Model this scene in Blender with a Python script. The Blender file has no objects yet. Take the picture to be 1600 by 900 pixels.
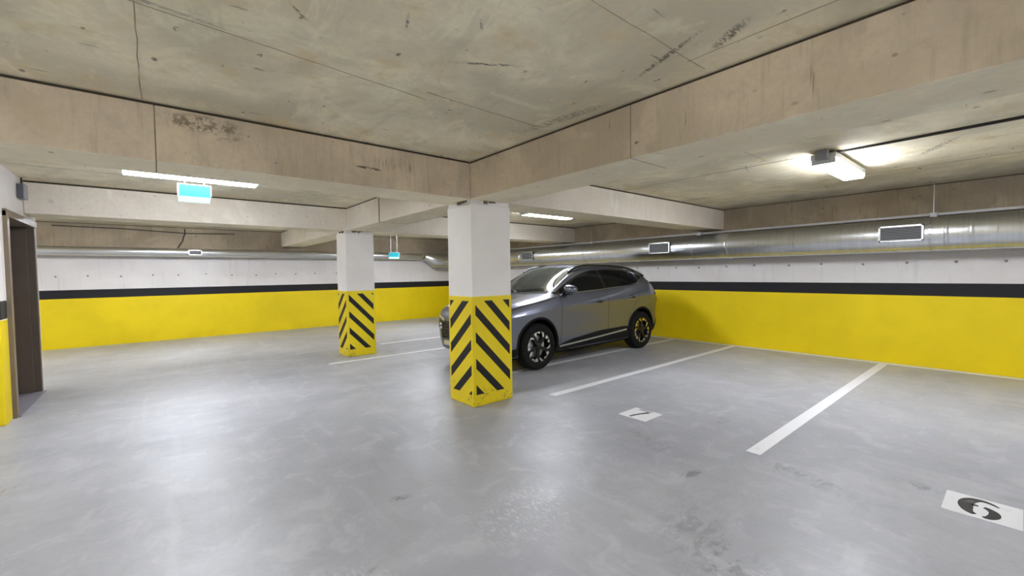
import bpy, bmesh, math, random
import numpy as np
from mathutils import Vector, Matrix
from mathutils.bvhtree import BVHTree

random.seed(7)
SC = bpy.context.scene
COL = SC.collection

# ------------------------------------------------------------------ camera, world, exposure
CAM_H = 1.5
YAW, PITCH, ROLL, FPX = math.radians(39.7264), math.radians(1.9416), math.radians(-0.7732), 665.89
F = Vector((math.sin(YAW) * math.cos(PITCH), math.cos(YAW) * math.cos(PITCH), -math.sin(PITCH)))
r0 = Vector((math.cos(YAW), -math.sin(YAW), 0)); u0 = r0.cross(F)
RR = r0 * math.cos(ROLL) + u0 * math.sin(ROLL); UU = -r0 * math.sin(ROLL) + u0 * math.cos(ROLL)
cam_d = bpy.data.cameras.new('camera'); cam = bpy.data.objects.new('camera', cam_d); COL.objects.link(cam)
cam_d.sensor_width = 36; cam_d.lens = FPX / 1600 * 36; cam_d.clip_start = 0.05
M = Matrix((RR, UU, -F)).transposed().to_4x4(); M.translation = (0, 0, CAM_H)
cam.matrix_world = M
SC.camera = cam

world = bpy.data.worlds.new('world'); SC.world = world; world.use_nodes = True
world.node_tree.nodes['Background'].inputs[0].default_value = (0.05, 0.05, 0.05, 1)
world.node_tree.nodes['Background'].inputs[1].default_value = 0.2
SC.view_settings.view_transform = 'Standard'; SC.view_settings.look = 'None'
SC.view_settings.gamma = 1; SC.view_settings.use_curve_mapping = False
SC.view_settings.exposure = 1.33
SC.cycles.max_bounces = 8; SC.cycles.diffuse_bounces = 4; SC.cycles.glossy_bounces = 3; SC.cycles.transmission_bounces = 1
SC.cycles.caustics_reflective = False; SC.cycles.caustics_refractive = False
LAMP = 36.0            # emission of every lit lamp diffuser

# ------------------------------------------------------------------ node helpers
class N:
    def __init__(s, name):
        s.m = bpy.data.materials.new(name); s.m.use_nodes = True
        s.t = s.m.node_tree; s.b = s.t.nodes['Principled BSDF']
        s.pos = s.t.nodes.new('ShaderNodeNewGeometry').outputs['Position']
    def node(s, ty, **kw):
        n = s.t.nodes.new(ty)
        for k, v in kw.items(): setattr(n, k, v)
        return n
    def link(s, a, b): s.t.links.new(a, b)
    def val(s, sock, v):
        if isinstance(v, (int, float)): sock.default_value = v
        elif isinstance(v, tuple): sock.default_value = v if len(v) != 3 or sock.type == 'VECTOR' else (*v, 1)
        else: s.link(v, sock)
    def math(s, op, a, b=0.0, c=0.0, clamp=False):
        n = s.node('ShaderNodeMath', operation=op, use_clamp=clamp)
        s.val(n.inputs[0], a); s.val(n.inputs[1], b); s.val(n.inputs[2], c)
        return n.outputs[0]
    def mapping(s, loc=(0, 0, 0), rot=(0, 0, 0), scale=(1, 1, 1), src=None):
        n = s.node('ShaderNodeMapping')
        s.link(src or s.pos, n.inputs[0])
        n.inputs[1].default_value = loc; n.inputs[2].default_value = rot; n.inputs[3].default_value = scale
        return n.outputs[0]
    def noise(s, scale, detail=4, rough=.55, vec=None, dist=0.0):
        n = s.node('ShaderNodeTexNoise')
        s.link(vec or s.pos, n.inputs['Vector'])
        n.inputs['Scale'].default_value = scale; n.inputs['Detail'].default_value = detail
        n.inputs['Roughness'].default_value = rough; n.inputs['Distortion'].default_value = dist
        return n.outputs[0]
    def voro(s, scale, vec=None, feature='F1'):
        n = s.node('ShaderNodeTexVoronoi', feature=feature)
        s.link(vec or s.pos, n.inputs['Vector']); n.inputs['Scale'].default_value = scale
        return n.outputs['Distance']
    def step(s, x, lo, hi):           # smooth 0..1
        n = s.node('ShaderNodeMapRange', interpolation_type='SMOOTHSTEP')
        s.link(x, n.inputs[0]); n.inputs[1].default_value = min(lo, hi); n.inputs[2].default_value = max(lo, hi)
        if lo > hi: n.inputs[3].default_value = 1; n.inputs[4].default_value = 0
        return n.outputs[0]
    def remap(s, x, lo, hi, a, b):
        n = s.node('ShaderNodeMapRange'); s.link(x, n.inputs[0])
        for i, v in enumerate((lo, hi, a, b)): n.inputs[1 + i].default_value = v
        return n.outputs[0]
    def mix(s, f, a, b, mode='MIX'):
        n = s.node('ShaderNodeMix', data_type='RGBA', blend_type=mode)
        s.val(n.inputs[0], f); s.val(n.inputs[6], a); s.val(n.inputs[7], b)
        return n.outputs[2]
    def ellipse(s, cx, cy, rx, ry, rot=0.0, axes='XY', soft=0.35):
        """1 inside a soft edged ellipse at a place on the surface"""
        m = s.node('ShaderNodeMapping', vector_type='TEXTURE'); s.link(s.pos, m.inputs[0])
        xy = axes == 'XY'
        m.inputs[1].default_value = (cx, cy, 0) if xy else (cx, 0, cy)
        m.inputs[2].default_value = (0, 0, rot) if xy else (0, -rot, 0)
        m.inputs[3].default_value = (rx, ry, 1e5) if xy else (rx, 1e5, ry)
        l = s.node('ShaderNodeVectorMath', operation='LENGTH'); s.link(m.outputs[0], l.inputs[0])
        return s.step(l.outputs['Value'], 1.0, 1 - soft)
    def bump(s, h, strength=.2, dist=.01):
        n = s.node('ShaderNodeBump'); n.inputs['Strength'].default_value = strength
        n.inputs['Distance'].default_value = dist
        s.link(h, n.inputs['Height']); s.link(n.outputs[0], s.b.inputs['Normal'])
    def done(s, col=None, rough=None, metal=None, **kw):
        if col is not None: s.val(s.b.inputs['Base Color'], col)
        if rough is not None: s.val(s.b.inputs['Roughness'], rough)
        if metal is not None: s.val(s.b.inputs['Metallic'], metal)
        for k, v in kw.items(): s.val(s.b.inputs[k.replace('_', ' ')], v)
        return s.m

def sc3(c, k): return tuple(min(1, x * k) for x in c)

def concrete(name, base, patch=.22, warm=(0.50, 0.40, 0.24), spots=.75, streak=None, streak_amt=.25, rough=.85, marks=None, blot=.5, pits=.35):
    n = N(name)
    big = n.noise(.75, 3, .6, dist=.6)
    mid = n.noise(3.2, 5, .62, dist=.3)
    fine = n.noise(26, 3, .6)
    col = n.mix(n.step(big, .35, .68), sc3(base, 1 - patch), sc3(base, 1 + patch))
    col = n.mix(n.math('MULTIPLY', n.step(mid, .5, .72), blot), col, warm)
    pale = n.step(n.noise(1.9, 3, .5, n.mapping((3.3, 1.7, 9)), .8), .56, .66)
    col = n.mix(n.math('MULTIPLY', pale, .35), col, sc3(base, 1.35))
    col = n.mix(n.remap(fine, .3, .7, .0, .22), col, sc3(base, .62))
    if streak:
        st = n.noise(4.0, 5, .65, n.mapping(scale=streak))
        col = n.mix(n.math('MULTIPLY', n.step(st, .5, .75), streak_amt), col, sc3(base, .4))
    # air holes and small dark flecks, stretched scratches
    v = n.voro(5.6, n.mapping((1, 2, 3), (0, 0, .6), (1, .55, 1)))
    fl = n.math('MULTIPLY', n.math('SUBTRACT', 1.0, n.step(v, .04, .105)), n.step(mid, .45, .5))
    col = n.mix(n.math('MULTIPLY', fl, spots * .9), col, (.06, .05, .035))
    sc_ = n.noise(2.6, 3, .5, n.mapping((0, 0, 0), (0, 0, .7), (1.0, 9, 1)))
    col = n.mix(n.math('MULTIPLY', n.step(sc_, .69, .75), spots * .6), col, (.09, .075, .05))
    # ragged smears and pale laitance, small pits in clusters
    sm = n.noise(1.5, 8, .72, n.mapping((9, 4, 2), (0, 0, .5), (1.6, .8, 1)), 1.2)
    col = n.mix(n.math('MULTIPLY', n.step(sm, .55, .62), .30 * pits), col, sc3(base, .62))
    col = n.mix(n.math('MULTIPLY', n.step(sm, .44, .38), .35 * pits), col, sc3(base, 1.25))
    pv = n.voro(13, n.mapping((4, 4, 4), scale=(1, .7, 1)))
    pm = n.math('MULTIPLY', n.math('SUBTRACT', 1.0, n.step(pv, .06, .16)), n.step(n.noise(1.8, 4, .6, n.mapping((2, 8, 1))), .55, .62))
    col = n.mix(n.math('MULTIPLY', pm, pits * .8), col, (.12, .10, .065))
    if marks: col = marks(n, col)
    n.bump(n.math('ADD', n.math('MULTIPLY', fine, .35), mid), .18, .012)
    return n.done(col, rough, Specular_IOR_Level=.3)

def plain(name, col, rough=.5, metal=0.0, var=.08, scale=12, **kw):
    n = N(name)
    c = n.mix(n.noise(scale, 4), sc3(col, 1 - var), sc3(col, 1 + var))
    r = n.remap(n.noise(scale * 2.3, 3), .3, .7, rough * .9, min(1, rough * 1.1))
    return n.done(c, r, metal, **kw)

# ------------------------------------------------------------------ materials
def beam_marks(n, col):      # honeycombed, soot dark patches on the face of the long left beam
    k = n.step(n.noise(21, 6, .75), .46, .58)
    vs = n.step(n.noise(7, 5, .7, n.mapping(scale=(6, 6, .6))), .46, .62)
    e1 = n.ellipse(.30, 2.64, .33, .085, 0, 'XZ', .6)
    e2 = n.ellipse(1.55, 2.50, .17, .016, -.03, 'XZ', .6)
    e3 = n.ellipse(1.85, 2.57, .42, .10, 0, 'XZ', .9)
    e4 = n.ellipse(.46, 2.56, .12, .03, .2, 'XZ', .8)
    col = n.mix(n.math('MULTIPLY', n.math('MULTIPLY', e1, k), .68), col, (.07, .055, .035))
    col = n.mix(n.math('MULTIPLY', n.math('MULTIPLY', e2, n.step(n.noise(22, 4), .38, .5)), .85), col, (.05, .04, .028))
    col = n.mix(n.math('MULTIPLY', n.math('MULTIPLY', e3, vs), .55), col, (.12, .09, .05))
    col = n.mix(n.math('MULTIPLY', n.math('MULTIPLY', e4, k), .5), col, (.10, .08, .05))
    return col
def ceil_marks(n, col):      # scraped formwork marks
    k = n.step(n.noise(20, 5, .7, n.mapping(scale=(1, 3, 1))), .42, .55)
    for cx, cy, rx, ry, ro, a in ((1.55, 2.05, .26, .022, -.55, .8), (2.3, 1.35, .38, .03, 1.2, .75), (2.36, 1.02, .2, .05, 1.0, .7), (.98, 1.95, .09, .012, 1.2, .8), (1.28, 1.75, .06, .012, .9, .8),
                                  (.5, 2.95, .05, .02, .2, .8), (.05, 2.55, .35, .025, .1, .5), (2.55, 2.4, .08, .6, .1, .5), (.55, 2.2, .09, .012, .8, .7), (6.2, .6, .5, .06, .5, .5), (5.6, 2.2, .3, .02, .3, .6), (4.4, 1.5, .14, .03, -.3, .7)):
        col = n.mix(n.math('MULTIPLY', n.math('MULTIPLY', n.ellipse(cx, cy, rx, ry, ro, 'XY', .7), k), a), col, (.07, .055, .035))
    return col

M_CEIL = concrete('ceiling_concrete', (.80, .72, .525), .20, (.74, .60, .34), .95, marks=ceil_marks, blot=.75, pits=.9)
M_BEAM = concrete('beam_concrete', (.60, .505, .375), .16, (.54, .41, .24), .8, pits=.7, streak=(5, 5, .5), streak_amt=.28, marks=beam_marks, blot=.35)
M_BEAM2 = concrete('pale_beam_concrete', (.83, .76, .66), .05, (.78, .68, .53), .35, streak=(5, 5, .5), streak_amt=.10, blot=.2)
M_SOFFIT_LIT = concrete('floor_lit_soffit_concrete', (.88, .79, .59), .07, (.83, .69, .44), .5, blot=.35)  # beam undersides: light bounced off the floor is put into this paler colour
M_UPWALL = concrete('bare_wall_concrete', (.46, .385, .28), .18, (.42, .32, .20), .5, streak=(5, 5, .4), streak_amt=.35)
M_GAP = plain('dark_joint', (.06, .047, .03), .95, var=.3)
M_FIN = plain('formwork_joint_stain', (.27, .225, .15), .95, var=.4, scale=5)
M_HOLE = plain('tie_hole_grout', (.30, .27, .23), .95, var=.4, scale=5)
M_MORTAR = plain('crumbled_mortar', (.22, .18, .125), .95, var=.6, scale=40)

def white_wall():
    n = N('white_wall_paint')
    a = n.noise(.9, 5, .6, dist=.4); b = n.noise(9, 5, .6)
    st = n.noise(3, 4, .6, n.mapping(scale=(4, 4, .35)))
    c = n.mix(n.step(a, .35, .7), (.76, .725, .70), (.83, .80, .775))
    c = n.mix(n.math('MULTIPLY', n.step(st, .55, .75), .22), c, (.45, .41, .36))
    c = n.mix(n.math('MULTIPLY', n.step(b, .62, .75), .15), c, (.42, .38, .33))
    n.bump(b, .12, .008)
    return n.done(c, .75, Specular_IOR_Level=.3)
M_WHITE = white_wall()
def paint(name, col, rough, grime=.35):
    n = N(name)
    a = n.noise(1.3, 5, .6); b = n.noise(14, 5, .65)
    c = n.mix(n.step(a, .3, .7), sc3(col, .90), col)
    c = n.mix(n.math('MULTIPLY', n.step(b, .6, .78), grime), c, sc3(col, .62))
    n.bump(n.noise(30, 4), .06, .004)
    return n.done(c, rough, Specular_IOR_Level=.4)
M_YELLOW = paint('yellow_wall_paint', (.87, .66, .001), .5, .15)
def col_yellow():
    n = N('yellow_column_paint')
    c = n.mix(n.step(n.noise(2, 5), .3, .7), (.78, .60, .004), (.84, .66, .004))
    sep = n.node('ShaderNodeSeparateXYZ'); n.link(n.pos, sep.inputs[0])
    low = n.math('SUBTRACT', 1.0, n.step(sep.outputs['Z'], .05, .33))
    chip = n.math('MULTIPLY', n.math('MULTIPLY', n.step(n.noise(34, 6, .75), .53, .60), low), n.step(n.noise(4.5, 3), .47, .56))
    c = n.mix(n.math('MULTIPLY', chip, .9), c, (.16, .13, .06))
    n.bump(n.noise(25, 5), .1, .005)
    return n.done(c, .45)
M_YCOL = col_yellow()
M_BLACK = paint('black_band_paint', (.007, .007, .010), .6, .3)
M_STRIPE = paint('black_stripe_paint', (.011, .010, .011), .65, .2)
def col_white():
    n = N('white_column_paint')
    c = n.mix(n.step(n.noise(1.2, 4), .3, .7), (.77, .74, .71), (.84, .815, .79))
    v = n.voro(9)
    f = n.math('MULTIPLY', n.math('SUBTRACT', 1.0, n.step(v, .05, .12)), n.step(n.noise(2.5, 3), .54, .6))
    c = n.mix(n.math('MULTIPLY', f, .55), c, (.2, .16, .1))
    n.bump(n.noise(18, 5), .15, .006)
    return n.done(c, .75, Specular_IOR_Level=.3)
M_COLW = col_white()

def floor_mat():
    n = N('floor_sealed_concrete')
    big = n.noise(.45, 5, .6, dist=.5); mid = n.noise(1.7, 5, .6, n.mapping(rot=(0, 0, .2), scale=(.5, 1, 1)), .4); fine = n.noise(30, 4, .6)
    c = n.mix(n.step(big, .3, .7), (.315, .325, .365), (.43, .44, .48))
    c = n.mix(n.math('MULTIPLY', n.step(mid, .5, .72), .4), c, (.325, .325, .34))
    cl = n.noise(3.4, 6, .65, n.mapping((5, 2, 0)), .7)
    c = n.mix(n.math('MULTIPLY', n.step(cl, .52, .68), .35), c, (.30, .30, .31))
    c = n.mix(n.math('MULTIPLY', n.step(cl, .48, .36), .30), c, (.54, .55, .59))
    c = n.mix(n.remap(fine, .35, .65, 0, .12), c, (.25, .25, .25))
    # swept tyre tracks
    for rot, sc_, a in ((.55, (5, .45, 1), .16), (-.5, (4, .5, 1), .13)):
        tr = n.noise(1.2, 4, .55, n.mapping((2, 5, 0), (0, 0, rot), sc_))
        c = n.mix(n.math('MULTIPLY', n.step(tr, .57, .75), a), c, (.24, .24, .245))
        c = n.mix(n.math('MULTIPLY', n.step(tr, .42, .28), a), c, (.60, .61, .63))
    brush = n.noise(4, 5, .7, n.mapping(rot=(0, 0, .25), scale=(9, .8, 1)))
    brush2 = n.noise(6, 6, .72, n.mapping(rot=(0, 0, -.6), scale=(1, 2.2, 1)), .8)
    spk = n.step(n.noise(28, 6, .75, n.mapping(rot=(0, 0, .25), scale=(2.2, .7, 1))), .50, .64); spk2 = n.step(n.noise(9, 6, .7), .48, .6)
    kb = n.step(brush, .42, .6); kb2 = n.step(brush2, .46, .6)
    for cx, cy, rx, ry, ro, k, colr, a in (
            (1.22, 2.66, .14, .05, -.35, kb2, (.12, .12, .12), .75), (3.0, 1.55, .16, .06, -.2, kb2, (.14, .135, .13), .7),
            (7.0, .02, .5, .28, .2, kb, (.22, .215, .21), .55), (3.95, .35, .32, .10, 1.3, kb2, (.16, .155, .15), .6),
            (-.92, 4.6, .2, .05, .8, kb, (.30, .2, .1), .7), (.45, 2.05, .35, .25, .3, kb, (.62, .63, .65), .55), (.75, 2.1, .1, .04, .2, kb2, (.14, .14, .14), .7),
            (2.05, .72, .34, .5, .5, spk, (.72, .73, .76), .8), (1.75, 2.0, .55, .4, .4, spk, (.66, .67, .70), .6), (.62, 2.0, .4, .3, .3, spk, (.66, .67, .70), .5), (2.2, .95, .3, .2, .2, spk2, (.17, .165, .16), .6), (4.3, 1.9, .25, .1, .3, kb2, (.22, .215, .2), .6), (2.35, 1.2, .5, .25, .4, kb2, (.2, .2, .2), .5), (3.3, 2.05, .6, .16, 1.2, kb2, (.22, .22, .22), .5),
            (2.9, 2.9, .5, .3, .9, kb2, (.26, .255, .25), .5), (3.55, 1.0, .5, .14, 1.3, kb2, (.2, .2, .2), .55), (.6, 9.2, 1.1, .5, .2, kb, (.25, .24, .23), .5)):
        c = n.mix(n.math('MULTIPLY', n.math('MULTIPLY', n.ellipse(cx, cy, rx, ry, ro, 'XY', .75), k), a), c, colr)
    r = n.remap(n.math('ADD', n.math('MULTIPLY', mid, .7), n.math('MULTIPLY', fine, .3)), .3, .7, .31, .50)
    n.bump(n.math('ADD', n.math('MULTIPLY', fine, .15), mid), .05, .02)
    return n.done(c, r, Specular_IOR_Level=.45)
M_FLOOR = floor_mat()
def line_mat(name, base):
    n = N(name)
    w = n.step(n.noise(9, 6, .7), .58, .74)
    c = n.mix(n.math('MULTIPLY', w, .45), base, (.40, .40, .41))
    return n.done(c, .5)
M_LINE = line_mat('white_line_paint', (.74, .74, .76))
M_DIGIT = line_mat('black_digit_paint', (.018, .018, .020))
M_FADED = line_mat('faded_digit_paint', (.40, .41, .44))

def galv():
    n = N('galvanised_steel')
    s = n.noise(3, 5, .65, n.mapping(scale=(.6, 9, .6)))
    sp = n.voro(26, n.mapping(scale=(1, 1, 1)))
    c = n.mix(n.step(s, .35, .7), (.66, .68, .69), (.76, .78, .79))
    c = n.mix(n.math('MULTIPLY', sp, .15), c, (.55, .57, .59))
    r = n.remap(s, .3, .7, .27, .33)
    n.bump(n.noise(2.2, 3, .5, n.mapping(scale=(1, 5, 1))), .015, .02)
    return n.done(c, r, 1.0)
M_GALV = galv()
M_STEEL = plain('zinc_fittings', (.55, .56, .57), .4, .9)
M_GRILLE = plain('grille_dark', (.05, .05, .05), .8)
M_CABLE = plain('black_cable', (.03, .028, .025), .6)
M_PVC = plain('white_plastic', (.72, .72, .74), .45)
M_GREYPL = plain('grey_plastic', (.30, .31, .33), .5)
M_DKGREY = plain('dark_grey_plastic', (.10, .11, .13), .5)
M_BROWN = plain('brown_door_paint', (.105, .078, .060), .45, var=.2, scale=3)
M_BROWNL = plain('brown_frame_paint', (.20, .155, .105), .45, var=.2, scale=3)
M_THRESH = plain('threshold_grey', (.22, .21, .24), .5, var=.2, scale=4)

def emit(name, col, strength, base=(.8, .8, .8)):
    n = N(name)
    n.val(n.b.inputs['Emission Color'], col); n.b.inputs['Emission Strength'].default_value = strength
    return n.done(base, 1.0, Specular_IOR_Level=0.0)
M_TUBE = emit('lamp_diffuser', (.86, .90, 1.0), LAMP)
M_CYAN = emit('exit_sign_face', (.03, .33, .40), .5, (.01, .08, .10))
M_CYANW = emit('exit_sign_lens', (.45, .85, .85), .8, (.10, .2, .2))

# ------------------------------------------------------------------ mesh helpers
def link(name, me, mat, parent=None, smooth=False):
    o = bpy.data.objects.new(name, me); COL.objects.link(o)
    if mat: me.materials.append(mat)
    if parent is not None: o.parent = parent
    if smooth:
        for p in me.polygons: p.use_smooth = True
    return o
def obj(name, bm, mat, parent=None, smooth=False, recalc=True):
    if recalc: bmesh.ops.recalc_face_normals(bm, faces=bm.faces)
    me = bpy.data.meshes.new(name); bm.to_mesh(me); bm.free()
    return link(name, me, mat, parent, smooth)
def smooth_angle(o, deg=35):
    me = o.data
    for p in me.polygons: p.use_smooth = True
    bm = bmesh.new(); bm.from_mesh(me)
    for e in bm.edges:
        e.smooth = not (len(e.link_faces) == 2 and e.calc_face_angle(0) > math.radians(deg))
    bm.to_mesh(me); bm.free()
def add_box(bm, x0, x1, y0, y1, z0, z1, bev=0.0):
    vs = [bm.verts.new((x, y, z)) for x in (x0, x1) for y in (y0, y1) for z in (z0, z1)]
    fs = [bm.faces.new([vs[i] for i in f]) for f in ((0, 1, 3, 2), (4, 6, 7, 5), (0, 4, 5, 1), (2, 3, 7, 6), (0, 2, 6, 4), (1, 5, 7, 3))]
    if bev:
        es = list({e for f in fs for e in f.edges})
        bmesh.ops.bevel(bm, geom=es, offset=bev, segments=2, affect='EDGES', profile=.6)
    return bm
def box(name, b, mat, parent=None, bev=0.0):
    bm = bmesh.new(); add_box(bm, *b, bev); return obj(name, bm, mat, parent)
def frame_axes(d):
    d = d.normalized(); a = Vector((0, 0, 1)) if abs(d.z) < .9 else Vector((1, 0, 0))
    u = d.cross(a).normalized(); return u, d.cross(u).normalized()
def add_tube(bm, pts, r, seg=12, cap=True):
    rings = []; pts = [Vector(p) for p in pts]
    rs = r if isinstance(r, (list, tuple)) else [r] * len(pts)
    pu = None
    for i, p in enumerate(pts):
        d = (pts[min(i + 1, len(pts) - 1)] - pts[max(i - 1, 0)]).normalized()
        if pu is None: u, v = frame_axes(d)
        else:
            u = (pu - d * pu.dot(d)).normalized(); v = d.cross(u)
        pu = u
        rings.append([bm.verts.new(p + (u * math.cos(2 * math.pi * k / seg) + v * math.sin(2 * math.pi * k / seg)) * rs[i]) for k in range(seg)])
    for a, b in zip(rings, rings[1:]):
        for k in range(seg): bm.faces.new((a[k], a[(k + 1) % seg], b[(k + 1) % seg], b[k]))
    if cap: bm.faces.new(rings[0][::-1]); bm.faces.new(rings[-1])
    return bm
def tube(name, pts, r, mat, parent=None, seg=12):
    o = obj(name, add_tube(bmesh.new(), pts, r, seg), mat, parent); smooth_angle(o, 50); return o
def poly_prism(name, pts3, nrm, th, mat, parent=None):
    """a flat outline given thickness th along nrm"""
    bm = bmesh.new(); nrm = Vector(nrm)
    a = [bm.verts.new(Vector(p)) for p in pts3]; b = [bm.verts.new(Vector(p) + nrm * th) for p in pts3]
    bm.faces.new(a[::-1]); bm.faces.new(b)
    for i in range(len(a)): j = (i + 1) % len(a); bm.faces.new((a[i], a[j], b[j], b[i]))
    return obj(name, bm, mat, parent)
def empty(name, loc=(0, 0, 0)):
    o = bpy.data.objects.new(name, None); COL.objects.link(o); o.location = loc; o.empty_display_size = .1; return o
def tag(o, label, cat, group=None):
    o['label'] = label; o['category'] = cat
    if group: o['group'] = group
    return o
def struct(o, label, cat):
    o['kind'] = 'structure'; return tag(o, label, cat)
def copy_tree(o, parent=None):
    c = o.copy(); COL.objects.link(c); c.parent = parent
    for ch in o.children: copy_tree(ch, c)
    return c

# ------------------------------------------------------------------ the room
XR, YB, XL, YF = 8.9, 13.3, -6.0, -7.0
ZC, ZB = 2.74, 2.33
B0, B1 = 1.08, 1.27          # black band
fl = struct(box('floor', (XL - .2, XR + .2, YF - .2, YB + .2, -.2, 0), M_FLOOR), 'smooth grey sealed concrete garage floor with tyre scuffs', 'floor')
ce = struct(box('ceiling', (XL - .2, XR + .2, YF - .2, YB + .2, ZC, ZC + .2), M_CEIL), 'bare beige concrete ceiling slab with formwork joints and scrapes', 'ceiling')

def wall(name, b, face, label):
    """b: bounds of the white wall; face: axis, coordinate, side of its inner face"""
    ax, c, sg = face
    w = struct(box(name, b, M_WHITE), label, 'wall')
    def slab(nm, z0, z1, th, mat):
        lo, hi = min(c, c + sg * th), max(c, c + sg * th)
        bb = (lo, hi, b[2], b[3], z0, z1) if ax == 'x' else (b[0], b[1], lo, hi, z0, z1)
        return box(nm, bb, mat, w)
    slab('yellow_band', 0, B0, .003, M_YELLOW); slab('black_band', B0, B1, .003, M_BLACK)
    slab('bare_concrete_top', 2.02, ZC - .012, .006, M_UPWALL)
    slab('ceiling_joint', ZC - .012, ZC, .002, M_GAP)
    return w
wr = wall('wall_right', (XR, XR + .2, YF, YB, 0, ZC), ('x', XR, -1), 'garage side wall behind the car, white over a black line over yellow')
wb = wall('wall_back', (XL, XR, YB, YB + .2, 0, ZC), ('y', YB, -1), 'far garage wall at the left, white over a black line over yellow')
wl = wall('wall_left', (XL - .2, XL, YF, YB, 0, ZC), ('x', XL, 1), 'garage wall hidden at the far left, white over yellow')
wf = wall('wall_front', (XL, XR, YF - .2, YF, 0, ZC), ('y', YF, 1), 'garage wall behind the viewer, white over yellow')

# formwork tie holes in the two painted walls
hole_bm = bmesh.new(); add_tube(hole_bm, [(-.012, 0, 0), (.002, 0, 0)], [.014, .019], 8)
hole = None
def tie_hole(par, loc, rotz):
    global hole
    if hole is None:
        hole = obj('tie_hole', hole_bm, M_HOLE, par); o = hole
    else:
        o = hole.copy(); COL.objects.link(o); o.parent = par
    o.location = loc; o.rotation_euler = (0, 0, rotz)
for i in range(18):
    tie_hole(wr, (XR - .002, -.9 + .53 * i + random.uniform(-.06, .06), 1.585 + random.uniform(-.012, .012)), 0)
for i in range(14):
    tie_hole(wb, (-1.7 + .53 * i + random.uniform(-.05, .05), YB - .002, 1.57 + random.uniform(-.03, .03)), math.pi / 2)

# formwork joints printed on the ceiling
def fin(p0, p1, w=.007):
    p0 = Vector((*p0, ZC)); p1 = Vector((*p1, ZC)); n = max(2, int((p1 - p0).length / .12))
    bm = bmesh.new(); d = (p1 - p0).normalized(); s = Vector((-d.y, d.x, 0)); prev = None
    for i in range(n + 1):
        c = p0.lerp(p1, i / n) + s * random.uniform(-.004, .004); ww = w * random.uniform(.35, 1.1)
        q = [bm.verts.new(c + s * ww / 2 + Vector((0, 0, .002))), bm.verts.new(c - s * ww / 2 + Vector((0, 0, .002))), bm.verts.new(c - Vector((0, 0, .003)))]
        if prev:
            for a in range(3): b = (a + 1) % 3; bm.faces.new((prev[a], prev[b], q[b], q[a]))
        prev = q
    obj('formwork_joint', bm, M_FIN, ce)
fin((-.045, .4), (-.045, 3.92), .010); fin((-.1, 2.57), (1.5, 2.73)); fin((1.45, 2.62), (2.5, 2.66), .006); fin((.7, 1.28), (2.62, 1.28)); fin((2.45, -2), (2.45, 1.3))
fin((5.5, 1.6), (5.5, 3.9)); fin((3.22, 1.9), (5.4, 1.9), .006); fin((3.22, 3.1), (4.5, 3.1)); fin((.4, 4.45), (.4, 7.9)); fin((-1.2, 6.9), (2.6, 6.9)); fin((7.2, -1), (7.2, 3.9), .006)

# floor paint
def fbox(name, x0, x1, y0, y1, mat=M_LINE, par=fl, z=.003): return box(name, (x0, x1, y0, y1, -.005, z), mat, par)
fbox('parking_line', 3.71, 8.745, 1.345, 1.455)
fbox('parking_line', 3.68, 8.745, 3.63, 3.735)
fbox('parking_line', 3.75, 8.745, 4.91, 5.01)
fbox('parking_line', 2.2, 8.745, 7.50, 7.60)
fbox('parking_line', 3.7, 8.745, 8.92, 9.02)
fbox('parking_line', 3.71, 8.745, -.95, -.84)
fbox('wall_line', 8.745, 8.865, YF, 9.1)
def number_panel(x0, y0, s, strokes, label):
    p = fbox('number_panel', x0, x0 + s, y0, y0 + s, M_LINE, fl, .0035); p['label'] = label
    # digit frame: up = +x, right = -y
    T = lambda u, v: (x0 + s * v, y0 + s * (1 - u), .0035)
    for k, (path, mat) in enumerate(strokes):
        L, R_ = [], []
        for i, (u, v, w) in enumerate(path):
            a = Vector(path[max(i - 1, 0)][:2]); b = Vector(path[min(i + 1, len(path) - 1)][:2]); d = (b - a).normalized()
            L.append(T(u - d.y * w, v + d.x * w)); R_.append(T(u + d.y * w, v - d.x * w))
        bm = bmesh.new(); vl = [bm.verts.new(q) for q in L]; vr = [bm.verts.new(q) for q in R_]
        tl = [bm.verts.new(Vector(q) + Vector((0, 0, .0015))) for q in L]; tr = [bm.verts.new(Vector(q) + Vector((0, 0, .0015))) for q in R_]
        for i in range(len(L) - 1):
            bm.faces.new((tl[i], tl[i + 1], tr[i + 1], tr[i])); bm.faces.new((vl[i], vl[i + 1], tl[i + 1], tl[i])); bm.faces.new((vr[i], tr[i], tr[i + 1], vr[i + 1]))
        for i in (0, -1): bm.faces.new((vl[i], tl[i], tr[i], vr[i]))
        obj('digit', bm, mat, p)
def cr(path, n=5):
    out = []
    for i in range(len(path) - 1):
        p = [path[max(i - 1, 0)], path[i], path[i + 1], path[min(i + 2, len(path) - 1)]]
        for k in range(n):
            t = k / n
            out.append(tuple(.5 * (2 * p[1][j] + (p[2][j] - p[0][j]) * t + (2 * p[0][j] - 5 * p[1][j] + 4 * p[2][j] - p[3][j]) * t * t + (3 * p[1][j] - p[0][j] - 3 * p[2][j] + p[3][j]) * t ** 3) for j in range(3)))
    return out + [path[-1]]
number_panel(3.72, -.02, .33, [
    (cr([(.71, .75, .015), (.61, .84, .035), (.48, .875, .05), (.36, .79, .085), (.295, .62, .10), (.295, .42, .10), (.335, .24, .07), (.42, .135, .04)]), M_DIGIT),
    (cr([(.53, .10, .03), (.61, .15, .06), (.665, .29, .078), (.655, .44, .07), (.58, .545, .05), (.525, .57, .035)]), M_DIGIT),
    (cr([(.36, .56, .03), (.41, .57, .035), (.455, .575, .025)]), M_DIGIT)], 'white square on the floor with a black stencilled 6')
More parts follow.
